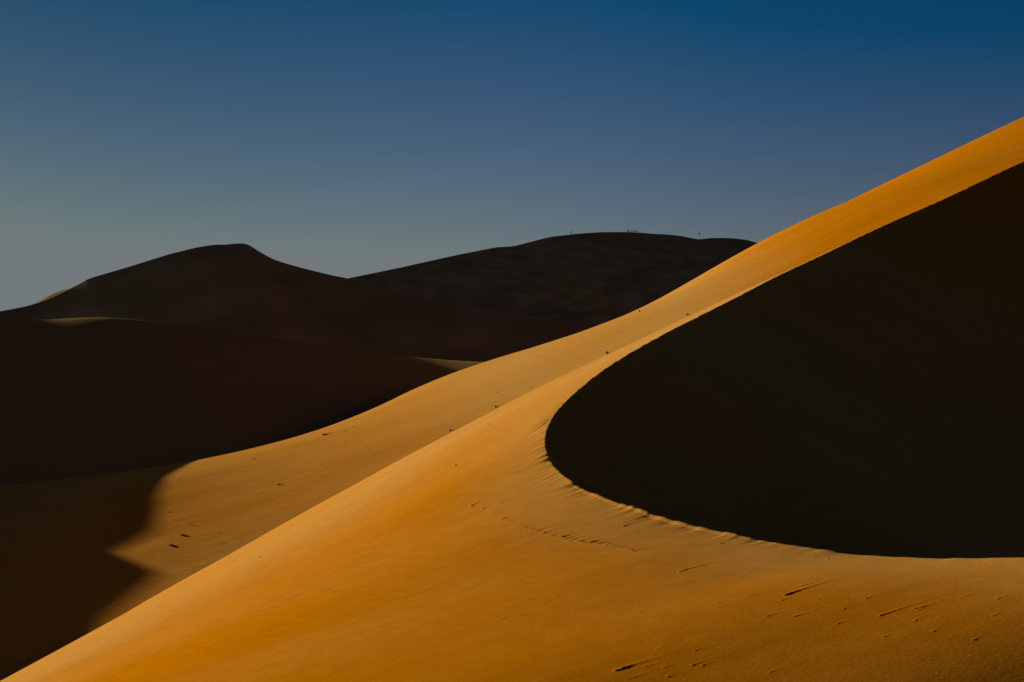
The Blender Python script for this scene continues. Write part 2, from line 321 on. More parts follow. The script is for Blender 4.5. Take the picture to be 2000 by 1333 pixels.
# ------------------------------------------------------------------ near dune: crest, windward face, slip face
def near_crest(n_fine):
    uv = np.array(D1_UV)
    seg = np.r_[0, np.cumsum(np.hypot(*np.diff(uv, axis=0).T))]
    s = np.linspace(0, seg[-1], 2600)
    u = np.interp(s, seg, uv[:, 0]); v = np.interp(s, seg, uv[:, 1])
    Y = spline(D1_KNOTS, D1_Y, s)
    Cc = smooth_rows(np.stack([(u - 1000) / F * Y, Y, (H0 - v) / F * Y], 1), 26)
    T = np.gradient(Cc[:, :2], axis=0); T /= np.linalg.norm(T, axis=1)[:, None]
    N = np.stack([T[:, 1], -T[:, 0]], 1)
    # spread the samples by how large they are seen
    Q = Cc[:, :2] + N * 14
    w = np.maximum(np.hypot(*np.gradient(Q, axis=0).T), np.hypot(*np.gradient(Cc[:, :2], axis=0).T)) / np.clip(Cc[:, 1], 55, None)
    cw = np.r_[0, np.cumsum(0.5 * (w[1:] + w[:-1]))]
    t = np.interp(np.linspace(0, cw[-1], n_fine), cw, np.arange(len(cw)))
    k = np.arange(len(cw))
    take = lambda A: np.stack([np.interp(t, k, A[:, c]) for c in range(A.shape[1])], 1)
    C2 = take(Cc); N2 = take(N); N2 /= np.linalg.norm(N2, axis=1)[:, None]
    return C2, N2, np.interp(t, k, s)

NS = 2300
C1, N1, S1 = near_crest(NS)
# metres along the crest, measured from the nose
arc = np.r_[0, np.cumsum(np.linalg.norm(np.diff(C1[:, :2], axis=0), axis=1))]
nose = int(np.argmin(C1[:, 0])); arc -= arc[nose]
d1 = np.r_[np.arange(0, 26, 0.062), np.linspace(26, 80, 300) ** 1.0]
a1 = spline(D1_KNOTS, [0.34, 0.33] + D1_A[2:], S1); m1 = spline(D1_KNOTS, D1_M, S1); L1 = np.exp(spline(D1_KNOTS, D1_L, S1))
drop = m1[:, None] * d1 - (m1 - a1)[:, None] * L1[:, None] * (1 - np.exp(-d1 / L1[:, None]))
W = np.empty((NS, len(d1), 3))
W[..., 0] = C1[:, 0:1] + N1[:, 0:1] * d1
W[..., 1] = C1[:, 1:2] + N1[:, 1:2] * d1
W[..., 2] = C1[:, 2:3] - drop
# flutes carved by the wind along the lip: strongest round the nose, running with the wind
cross = W[..., 0] * ACROSS[0] + W[..., 1] * ACROSS[1]
along = W[..., 0] * WIND[0] + W[..., 1] * WIND[1]
flute_amt = (sstep(-26, -5, arc) * (1 - 0.72 * sstep(3, 11, arc)) * (1 - sstep(24, 40, arc)))[:, None] * np.exp(-(d1[None, :] / (0.7 + 0.9 * np.exp(-(arc / 9) ** 2))[:, None]) ** 1.4) * (0.4 + 0.6 * sstep(0, 0.5, d1))[None, :]
ph = cross / 0.72 + 1.7 * vnoise(cross * 0.45, along * 0.12) + 0.3 * vnoise(along * 0.4, cross * 0.2)
fl = np.sin(2 * np.pi * ph)
fl = fl + 0.2 * np.sin(4 * np.pi * ph + 0.9)
amp = np.clip(0.45 + 0.9 * vnoise(cross * 0.55 + 9, along * 0.1), 0, 1.4)
W[..., 2] += 0.05 * flute_amt * fl * (0.15 + amp ** 1.3)
# broad, very soft unevenness and faint wind streaks
W[..., 2] += 0.10 * vnoise(cross / 7, along / 18) * sstep(0, 6, d1)[None, :]
W[..., 2] += 0.004 * vnoise(cross / 0.9, along / 5) * sstep(0, 3, d1)[None, :]
# crumbled lip
near_nose = sstep(-34, -12, arc) * (1 - sstep(18, 40, arc))
lip = (0.02 + 0.025 * sstep(-70, -30, arc)) * vnoise(arc * 1.1, arc * 0) + (0.012 + 0.085 * near_nose) * vnoise(arc * 1.9, arc * 0 + 5) * (0.6 + 0.6 * vnoise(arc * 0.35, arc * 0 + 11))
W[..., 2] += (lip[:, None] * np.exp(-(d1 / 0.5))[None, :]) * (1 - 0.6 * sstep(30, 55, arc))[:, None]
add_mounds(W, MOUNDS1[:-66], 0.88, 0.03)
add_mounds(W, [(x, y, ln, min(w, 0.032)) for x, y, ln, w in MOUNDS1[-66:]], 1.1)      # the broken crust along the curved line
# redder coarse sand low on the face and along the high ridge; pale fine sand at the lip and the shoulder
hi = sstep(60, 150, -arc)[:, None]
fl_ = 0.5 * (W[..., 0] + 18) / 12 + 0.5 * (112 - W[..., 1]) / 14
tone1 = (0.45 + 0.55 * sstep(0, 9, d1)[None, :]) * (0.40 + 0.58 * sstep(-0.5, 0.95, fl_)) + 0.75 * hi
tone1 = tone1 + 0.12 * vnoise(cross / 9 + 4, along / 25)
# slip face on the inner side of the crest
ds = np.r_[0, 0.12, 0.3, np.linspace(0.6, 6, 19), np.linspace(6.6, 165, 150)]
lipw = W[:, 0, :]
Sl = np.empty((NS, len(ds), 3))
Sl[..., 0] = C1[:, 0:1] - N1[:, 0:1] * ds
Sl[..., 1] = C1[:, 1:2] - N1[:, 1:2] * ds
Sl[..., 2] = lipw[:, 2:3] - 0.61 * ds - 0.05 * np.minimum(ds, 1)
crs = Sl[..., 0] * ACROSS[0] + Sl[..., 1] * ACROSS[1]; alg = Sl[..., 0] * WIND[0] + Sl[..., 1] * WIND[1]
Sl[..., 2] += 0.25 * vnoise(arc[:, None] / 3.5 + 0 * ds, 0.1 * ds + 0 * arc[:, None]) * sstep(0.5, 6, ds)[None, :]
# the hollow fills in softly with slumped sand
floor = -14.0 - 17.0 * sstep(10, 60, np.hypot(Sl[..., 0] - 4, Sl[..., 1] - 112) - 8)
hh = (Sl[..., 2] - floor) / 2.5
Sl[..., 2] = floor + 2.5 * np.where(hh > 20, hh, np.log1p(np.exp(np.clip(hh, -30, 20))))
near = np.concatenate([Sl[:, :0:-1, :], W], 1)
tone_n = np.concatenate([np.repeat(tone1[:, :1], len(ds) - 1, 1), tone1], 1)
grid_object('near_dune', near, M_sand, tone_n)

# ------------------------------------------------------------------ middle slope behind it (a smooth tensor spline)
def mid_height(x, y):
    BX = spline(D2_X, np.eye(len(D2_X)), np.clip(x, D2_X[0], D2_X[-1]))
    BY = spline(D2_Y, np.eye(len(D2_Y)), np.clip(y, D2_Y[0], D2_Y[-1]))
    return np.einsum('ni,ij,nj->n', BX, np.array(D2_Z), BY)
order = np.argsort(C1[:, 1])
crest_y = C1[order, 1]; crest_x = C1[order, 0]
def mid_full(X, Y):
    z = mid_height(X.ravel(), Y.ravel()).reshape(X.shape)
    z = z - 0.33 * np.maximum(Y - 380, 0)
    xc = np.interp(Y, crest_y, crest_x) + np.maximum(Y - crest_y[-1], 0) * 1.3
    return z - 0.9 * np.maximum(X - (xc - 10 - 40 * sstep(218, 250, Y)), 0)
gx = np.r_[np.arange(-135, -62, 1.2), np.arange(-62, 20, 0.16), np.arange(20, 110, 0.3), np.arange(110, 230, 2.0)]
gy = np.r_[np.arange(88, 150, 0.5), np.arange(150, 300, 0.19), np.arange(300, 390, 0.4), np.arange(390, 480, 3)]
X2 = np.repeat(gx[:, None], len(gy), 1); Y2 = np.repeat(gy[None, :], len(gx), 0)
Z2 = np.concatenate([mid_full(X2[i:i + 60], Y2[i:i + 60]) for i in range(0, len(gx), 60)], 0)
cr2 = X2 * ACROSS[0] + Y2 * ACROSS[1]; al2 = X2 * WIND[0] + Y2 * WIND[1]
Z2 += 0.12 * vnoise(cr2 / 9, al2 / 26) + 0.012 * vnoise(cr2 / 1.6, al2 / 9)
Z2 -= 0.0
P2 = np.stack([X2, Y2, Z2], 2)
add_mounds(P2, MOUNDS2)
tone2 = 0.54 - 0.30 * (1 - sstep(-58, -44, X2)) - 0.30 * sstep(-22, 4, X2) + 0.8 * sstep(22, 66, X2) + 0.12 * vnoise(cr2 / 10, al2 / 25)  # left end painted paler to brighten the sand inside the cast shadow
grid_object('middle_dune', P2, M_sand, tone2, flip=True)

# ------------------------------------------------------------------ dunes with a crest line, a face towards us and a back
def crest_dune(name, pts, mat, a, m, L, s_knots, back=0.45, ns=700, reach=110, nd=150, sm=5, relief=None,
               back_bulge=None, tone=0.5, reach_back=90, nsm=45, asm=10):
    pts = np.array(pts, float)
    C0 = np.stack([(pts[:, 0] - 1000) / F * pts[:, 2], pts[:, 2], (H0 - pts[:, 1]) / F * pts[:, 2]], 1)
    seg = np.r_[0, np.cumsum(np.linalg.norm(np.diff(C0, axis=0), axis=1))]
    s = np.linspace(0, seg[-1], ns)
    Cc = smooth_rows(np.stack([np.interp(s, seg, C0[:, c]) for c in range(3)], 1), sm)
    uu = np.interp(s, seg, pts[:, 0])
    T = np.gradient(smooth_rows(Cc[:, :2], nsm), axis=0); T /= np.linalg.norm(T, axis=1)[:, None]
    N = np.stack([T[:, 1], -T[:, 0]], 1)
    av = np.interp(uu, s_knots, a)[:, None]; mv = np.interp(uu, s_knots, m)[:, None]; Lv = np.interp(uu, s_knots, L)[:, None]
    av = smooth_rows(av, asm); mv = smooth_rows(mv, asm); Lv = smooth_rows(Lv, asm)
    d = np.linspace(0, 1, nd) ** 1.6 * reach
    fr = mv * d - (mv - av) * Lv * (1 - np.exp(-d / Lv))
    A = np.stack([Cc[:, 0:1] + N[:, 0:1] * d, Cc[:, 1:2] + N[:, 1:2] * d, Cc[:, 2:3] - fr], 2)
    db = (np.linspace(0, 1, 60) ** 1.6 * reach_back)[1:]
    bz = back * db[None, :] * np.ones((ns, 1)) * (1 - np.exp(-db / 4.0))[None, :]
    if back_bulge is not None:
        bz = bz - back_bulge(uu)[:, None] * (sstep(0, 4, db) * (1 - sstep(6, 16, db)))[None, :]
    B = np.stack([Cc[:, 0:1] - N[:, 0:1] * db, Cc[:, 1:2] - N[:, 1:2] * db, Cc[:, 2:3] - bz], 2)
    P = np.concatenate([B[:, ::-1], A], 1)
    if relief is not None:
        fade = np.concatenate([np.zeros(len(db)), sstep(1, 14, d)])[None, :]
        P[..., 2] += relief(P[..., 0], P[..., 1], P[..., 2]) * fade
    return grid_object(name, P, mat, np.full(P.shape[:2], tone)), P

LOWD = [(-700, 640, 318), (-300, 632, 330), (0, 626, 342), (60, 625, 346), (105, 624, 350), (150, 621, 353), (200, 619.5, 356), (250, 623, 359), (340, 633, 364),
        (450, 648, 369), (550, 661, 374), (640, 675, 379), (700, 685, 383), (800, 697, 390), (880, 704, 396), (945, 709, 402), (1100, 728, 415), (1400, 775, 440)]
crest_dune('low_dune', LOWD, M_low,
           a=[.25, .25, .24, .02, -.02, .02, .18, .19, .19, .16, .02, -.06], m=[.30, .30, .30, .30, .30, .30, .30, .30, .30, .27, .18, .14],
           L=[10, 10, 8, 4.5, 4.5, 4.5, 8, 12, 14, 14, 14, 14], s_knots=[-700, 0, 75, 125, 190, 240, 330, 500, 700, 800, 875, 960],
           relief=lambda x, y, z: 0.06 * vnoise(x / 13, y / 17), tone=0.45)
PEAK = [(-900, 760, 430.0), (-500, 700, 456.7), (-100, 628, 483.3), (0, 608.5, 490.0), (50, 599, 493.6), (75, 592, 495.3), (104, 580.5, 497.4), (140, 563, 500.0), (160, 552.5, 501.4), (172, 545, 502.3), (250, 522, 507.8), (330, 497, 513.5), (380, 484.5, 517.1), (415, 478.5, 519.6), (440, 478.3, 521.4), (462, 476, 522.9), (477, 475.3, 524.0), (487, 479, 524.5), (510, 494, 525.5), (535, 507.5, 526.6), (560, 515.5, 527.7), (600, 526.5, 529.5), (650, 538.5, 531.8), (677, 543.8, 533.0), (752, 563.7, 534.8), (841, 584, 536.9), (937, 604, 539.1), (1052, 618, 541.8), (1188, 632, 545.0), (1400, 668, 551.2), (1700, 720, 560.0)]
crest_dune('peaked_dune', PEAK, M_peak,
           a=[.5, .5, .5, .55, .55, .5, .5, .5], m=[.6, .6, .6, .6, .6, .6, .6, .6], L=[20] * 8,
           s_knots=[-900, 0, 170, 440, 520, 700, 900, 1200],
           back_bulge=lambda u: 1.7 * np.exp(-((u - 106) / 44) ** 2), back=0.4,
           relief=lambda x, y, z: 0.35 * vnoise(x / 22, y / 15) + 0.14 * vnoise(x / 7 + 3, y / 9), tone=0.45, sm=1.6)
FARD = [(300, 640, 533.9), (560, 575, 558.6), (680, 544, 570.0), (782, 523, 579.7), (885, 500, 589.5), (970, 483.2, 597.5), (990, 482.4, 599.5), (1005, 481, 600.9), (1060, 466.7, 606.1), (1077, 462.6, 607.7), (1102, 460, 610.1), (1133, 456.4, 613.0), (1175, 453.8, 617.0), (1217, 453.6, 621.0), (1249, 454.6, 624.1), (1274, 457, 626.4), (1301, 458.2, 629.0), (1329, 461, 631.7), (1354, 466.4, 634.0), (1367, 468, 635.3), (1383, 465.8, 636.8), (1406, 464.8, 639.0), (1434, 465.9, 641.6), (1459, 469, 644.0), (1478, 474.4, 645.8), (1560, 500, 653.6), (1700, 545, 666.9), (2000, 640, 695.4)]
def far_relief(x, y, z):
    low = 1 - sstep(8, 34, z)
    return (0.9 * np.abs(vnoise(x / 15, y / 22 + x / 60)) + 0.55 * np.abs(vnoise(x / 6.5 + 7, y / 10)) + 0.2 * vnoise(x / 3, y / 4)) * (0.15 + 1.3 * low)
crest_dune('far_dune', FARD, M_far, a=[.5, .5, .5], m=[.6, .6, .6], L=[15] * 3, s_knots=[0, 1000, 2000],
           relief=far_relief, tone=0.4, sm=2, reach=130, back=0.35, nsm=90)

# dune outside the frame on the left: its crest throws the notched shadow on the middle slope
PERP = np.array([0.55930131, 0.82896444])
rc = np.array(RIDGE_CW)
c_all = np.r_[[20, 45, 70, 90, 104], rc[:, 0], [198, 215, 240, 270]]
w_all = np.r_[[-66, -56, -51, -50, -50.5], rc[:, 1], [-51.5, -56, -62, -70]]
cs_ = np.linspace(20, 270, 900)
wv = smooth_rows(np.interp(cs_, c_all, w_all)[:, None], 1.2)[:, 0] + 0.28
s_pos = 256 + 8 * np.sin(cs_ / 40)
ridge = np.stack([PERP[0] * cs_ + SUN_XY[0] * s_pos, PERP[1] * cs_ + SUN_XY[1] * s_pos, wv + math.tan(ELEV) * s_pos], 1)
dl = np.linspace(0, 1, 70) ** 1.4 * 70
Af = np.stack([ridge[:, 0:1] - SUN_XY[0] * dl, ridge[:, 1:2] - SUN_XY[1] * dl, ridge[:, 2:3] - 0.62 * dl], 2)
Bk = np.stack([ridge[:, 0:1] + SUN_XY[0] * dl, ridge[:, 1:2] + SUN_XY[1] * dl, ridge[:, 2:3] - 0.42 * dl * (1 - np.exp(-dl / 3))], 2)
Pl = np.concatenate([Bk[:, :0:-1], Af], 1)
grid_object('left_dune', Pl, M_far, np.full(Pl.shape[:2], 0.4), flip=True)

# desert floor to the horizon
gxx = np.sign(np.linspace(-1, 1, 121)) * np.abs(np.linspace(-1, 1, 121)) ** 2.2 * 12000
Xg, Yg = np.meshgrid(gxx, gxx, indexing='ij'); Rg = np.hypot(Xg, Yg)
Zg = -30.5 + 0.4 * vnoise(Xg / 60, Yg / 60) + sstep(900, 4000, Rg) * 14 * vnoise(Xg / 420, Yg / 420)
grid_object('ground', np.stack([Xg, Yg, Zg], 2), M_low, np.full(Xg.shape, 0.4), flip=True)

# ------------------------------------------------------------------ things: shrubs, clods, people, flag
def plain(name, col, rough=0.9):
    m = bpy.data.materials.new(name); m.use_nodes = True
    n, l = m.node_tree.nodes, m.node_tree.links
    b = n['Principled BSDF']; b.inputs['Roughness'].default_value = rough
    b.inputs['Specular IOR Level'].default_value = 0.1
    no = n.new('ShaderNodeTexNoise'); no.inputs['Scale'].default_value = 14
    tc = n.new('ShaderNodeTexCoord'); l.new(tc.outputs['Object'], no.inputs['Vector'])
    mx = n.new('ShaderNodeMix'); mx.data_type = 'RGBA'
    mx.inputs['A'].default_value = tuple(c * 0.7 for c in col) + (1,)
    mx.inputs['B'].default_value = tuple(min(1, c * 1.25) for c in col) + (1,)
    l.new(no.outputs['Fac'], mx.inputs['Factor']); l.new(mx.outputs['Result'], b.inputs['Base Color'])
    return m

M_stem = plain('dry_stem', (0.09, 0.055, 0.022))
M_leaf = plain('grey_leaf', (0.075, 0.062, 0.025))
M_redstem = plain('red_brown_stem', (0.15, 0.055, 0.02))
M_clod = plain('hard_sand', (0.42, 0.27, 0.13))

def set_props(o, label, cat, group=None):
    o['label'] = label; o['category'] = cat
    if group: o['group'] = group

def mesh_obj(name, verts, faces, mat, parent=None, loc=None, smooth=True):
    me = bpy.data.meshes.new(name); me.from_pydata(verts, [], faces); me.update()
    if smooth:
        for p in me.polygons: p.use_smooth = True
    me.materials.append(mat)
    o = bpy.data.objects.new(name, me); scene.collection.objects.link(o)
    if parent is not None: o.parent = parent
    if loc is not None: o.location = loc
    return o

def empty(name, loc):
    o = bpy.data.objects.new(name, None); scene.collection.objects.link(o); o.location = loc
    o.empty_display_size = 0.3
    return o

def stem_tube(V, Fc, pts, r0):
    """three sided tapering twig through pts"""
    base = len(V); n = len(pts)
    for k, p in enumerate(pts):
        r = r0 * (1 - 0.85 * k / (n - 1))
        for a in range(3):
            t = a * 2.0944 + k
            V.append((p[0] + r * math.cos(t), p[1] + r * math.sin(t), p[2] + r * 0.3 * math.sin(t * 2)))
    for k in range(n - 1):
        for a in range(3):
            b = (a + 1) % 3
            Fc.append((base + k * 3 + a, base + k * 3 + b, base + (k + 1) * 3 + b, base + (k + 1) * 3 + a))

def shrub_meshes(rng, w, h, n_stem, leaves, flat):
    V, Fc, LV, LF = [], [], [], []
    for i in range(n_stem):
        a = rng.uniform(0, 2 * math.pi); sp = rng.uniform(0.15, 1.0)
        ex, ey = math.cos(a) * w * 0.5 * sp, math.sin(a) * w * 0.38 * sp
        hh = h * rng.uniform(0.55, 1.0) * (1 - 0.45 * sp * sp)
        bend = rng.uniform(0.3, 0.7)
        pts = []
        for k in range(5):
            t = k / 4
            pts.append((ex * t ** (1 + bend * 0.4) + rng.gauss(0, 0.02) * w * t, ey * t + rng.gauss(0, 0.02) * w * t,
                        -0.05 * h + hh * (t ** (1 - bend * 0.35)) * (1 - flat * 0.4 * t)))
        stem_tube(V, Fc, pts, 0.012 + 0.02 * h)
        for q in range(leaves):
            t = rng.uniform(0.35, 1.0); k = min(int(t * 4), 3); f = t * 4 - k
            p = [pts[k][c] * (1 - f) + pts[k + 1][c] * f for c in range(3)]
            s = rng.uniform(0.05, 0.11) * h + 0.012
            d = Vector((rng.gauss(0, 1), rng.gauss(0, 1), rng.gauss(0.3, 0.8))).normalized()
            e = d.cross(Vector((rng.gauss(0, 1), rng.gauss(0, 1), rng.gauss(0, 1)))).normalized()
            b = len(LV); P = Vector(p)
            for c in (P - e * s * 0.35, P + d * s * 0.9 - e * s * 0.1, P + d * s * 1.6, P + d * s * 0.8 + e * s * 0.45):
                LV.append(tuple(c))
            LF.append((b, b + 1, b + 2, b + 3))
    return V, Fc, LV, LF

def mid_z(x, y):
    i = int(np.clip(np.searchsorted(gx, x) - 1, 0, len(gx) - 2)); j = int(np.clip(np.searchsorted(gy, y) - 1, 0, len(gy) - 2))
    fx = (x - gx[i]) / (gx[i + 1] - gx[i]); fy = (y - gy[j]) / (gy[j + 1] - gy[j])
    Zg_ = P2[..., 2]
    return float((Zg_[i, j] * (1 - fx) + Zg_[i + 1, j] * fx) * (1 - fy) + (Zg_[i, j + 1] * (1 - fx) + Zg_[i + 1, j + 1] * fx) * fy)

TUFT_LABELS = [
    ('shrub', 'bushy dark shrub with long thin shadow, just below the dark top edge of the slope'),
    ('twig', 'low flat dark twig lying just right of the bushy long-shadowed shrub'),
    ('tuft', 'tiny dark tuft just above the right end of the low flat twig'),
    ('tuft', 'tiny dark tuft just below the low flat twig on the middle slope'),
    ('tuft', 'small tuft with a pale sand tail, right of and lower than the low flat twig'),
    ('tuft', 'faint small tuft lower left of the bushy long-shadowed shrub'),
    ('shrub', 'dark shrub at the bright edge of the near dune, left of two tiny tufts'),
    ('tuft', 'tiny tuft above the edge shrub, right one of a close pair'),
    ('tuft', 'tiny tuft above the edge shrub, left one of a close pair'),
    ('tuft', 'lone small tuft near the bright edge, between the edge shrub and the forked shrub'),
    ('shrub', 'forked upright shrub standing on the bright edge where the sunlit band narrows'),
    ('shrub', 'small dark shrub highest up, just under the top rim of the sunlit band'),
    ('shrub', 'reddish brown low shrub beside the upper rim of the black slip face'),
    ('shrub', 'low dark shrub alone in the middle of the lower sunlit slope'),
    ('shrub', 'wide dark shrub, lower of the pair right of the notched shadow'),
    ('shrub', 'wide pale-topped shrub, upper of the pair right of the notched shadow'),
    ('tuft', 'small dark tuft just left of the pair of wide shrubs'),
    ('tuft', 'small dark tuft just above the right end of the pair of wide shrubs'),
    ('tuft', 'dark tuft alone deep inside the large shadow at the left'),
    ('tuft', 'tiny tuft inside the large shadow, just left of its curved edge'),
    ('shrub', 'dark shrub with a pale sand trail beside the bright edge, lower than the edge shrub'),
    ('twig', 'thin dark twig above the pair of wide shrubs, near the curved shadow edge'),
    ('tuft', 'tiny tuft right of the pair of wide shrubs, upper of two'),
    ('twig', 'thin dark twig near the bottom of the shadow edge, close to the near dune'),
    ('tuft', 'tiny tuft right of the pair of wide shrubs, lower of two'),
    ('twig', 'thin dark twig near the top of the lower sunlit slope, beside the curved shadow top'),
]
NAMES = {'shrub': 'desert_shrub', 'tuft': 'dry_tuft', 'twig': 'dead_twig'}
GROUPS = {'shrub': 'shrubs growing on the sunlit middle slope', 'tuft': 'small dry tufts on the middle slope', 'twig': 'dead twigs lying on the middle slope'}
for idx, ((x, y, w, h), (kind, label)) in enumerate(zip(TUFTS, TUFT_LABELS)):
    rng = random.Random(100 + idx)
    z = mid_z(x, y)
    stem_m = M_redstem if 'reddish' in label else M_stem
    if kind == 'shrub':
        wide = w > 0.8
        V, Fc, LV, LF = shrub_meshes(rng, w * 1.05, h * (0.95 if wide else 1.25), 44 if wide else 24, 18 if wide else 8, 0.6 if wide else 0.2)
        root = empty(NAMES[kind], (x, y, z))
        mesh_obj('stems', V, Fc, stem_m, root)
        mesh_obj('foliage', LV, LF, stem_m if 'reddish' in label else M_leaf, root, smooth=False)
        set_props(root, label, kind, GROUPS[kind])
    elif kind == 'tuft':
        V, Fc, LV, LF = shrub_meshes(rng, w * 1.1, h * 1.2, 14, 3, 0.2)
        b = len(V)
        o = mesh_obj(NAMES[kind], V + LV, Fc + [tuple(i + b for i in f) for f in LF], M_stem, loc=(x, y, z))
        set_props(o, label, kind, GROUPS[kind])
    else:
        V, Fc = [], []
        for k in range(7):
            oy = rng.uniform(-0.12, 0.12) * w; x0 = rng.uniform(-0.5, 0.0) * w; x1 = x0 + rng.uniform(0.35, 0.6) * w
            z1 = rng.uniform(0.3, 1.0) * h
            pts = [(x0 + (x1 - x0) * t + rng.gauss(0, .01), oy + 0.35 * (x0 + (x1 - x0) * t),
                    mid_z(x + x0 + (x1 - x0) * t, y + oy + 0.35 * (x0 + (x1 - x0) * t)) - z + 0.01 + z1 * math.sin(t * 2.6) * 0.7) for t in (0, .25, .5, .75, 1)]
            stem_tube(V, Fc, pts, 0.018)
        o = mesh_obj(NAMES[kind], V, Fc, M_stem, loc=(x, y, z))
        set_props(o, label, kind, GROUPS[kind])

# hard clods of sand on the near dune
Wxy = W[..., :2].reshape(-1, 2); Wz = W[..., 2].ravel()
CLOD_LABELS = [
    'pale bright clod left of the curved crack line on the near dune',
    'pale clod with a long thin shadow below the lowest flutes of the black slip face',
    'tiny dark clod high on the near dune, left of the black slip face nose',
    'knobbly clod at the upper start of the curved crack line',
    'small clod just right of the knobbly clod at the start of the crack line',
    'tiny dark clod just under the bright edge of the near dune, right of centre left',
    'tiny dark clod alone on the lower left flank of the near dune',
    'small pale clod near the toothed part of the black slip face rim',
    'pale clod at the head of a long sand tail, below the black slip face',
]
for idx, ((x, y, w, h), label) in enumerate(zip(CLODS, CLOD_LABELS)):
    k = int(np.argmin((Wxy[:, 0] - x) ** 2 + (Wxy[:, 1] - y) ** 2))
    rng = random.Random(300 + idx)
    V, Fc = [], []
    nu, nv = 12, 7
    w *= 0.75; h *= 0.75
    lump = [rng.uniform(0.75, 1.2) for _ in range(nu * (nv + 1))]
    for j in range(nv + 1):
        th = math.pi * j / nv
        for i in range(nu):
            ph_ = 2 * math.pi * i / nu; r = lump[j * nu + i]
            V.append((0.5 * w * r * math.sin(th) * math.cos(ph_), 0.4 * w * r * math.sin(th) * math.sin(ph_), 0.25 * h + 0.62 * h * r * math.cos(th)))
    for j in range(nv):
        for i in range(nu):
            Fc.append((j * nu + i, (j + 1) * nu + i, (j + 1) * nu + (i + 1) % nu, j * nu + (i + 1) % nu))
    o = mesh_obj('sand_clod', V, Fc, M_clod, loc=(x, y, float(Wz[k])))
    set_props(o, label, 'clod', 'hard clods of sand on the near dune')

# people on the far crest (grown from a jointed skeleton)
M_skin = plain('skin', (0.32, 0.18, 0.11), 0.6)
M_hair = plain('dark_hair', (0.015, 0.012, 0.01), 0.6)
def cloth(name, c): return plain(name, c, 0.95)

def skin_mesh(name, pts, edges, mat, parent, sub=1):
    names = list(pts)
    me = bpy.data.meshes.new(name)
    me.from_pydata([pts[k][0] for k in names], [(names.index(a), names.index(b)) for a, b in edges], [])
    o = bpy.data.objects.new(name, me); scene.collection.objects.link(o); o.parent = parent
    me.materials.append(mat)
    md = o.modifiers.new('skin', 'SKIN')
    for k, nm in enumerate(names):
        r = pts[nm][1]
        sv = me.skin_vertices[0].data[k]
        sv.radius = (r, r); sv.use_root = (k == 0)
    md.use_smooth_shade = True
    s = o.modifiers.new('subdivision', 'SUBSURF'); s.levels = sub; s.render_levels = sub
    return o

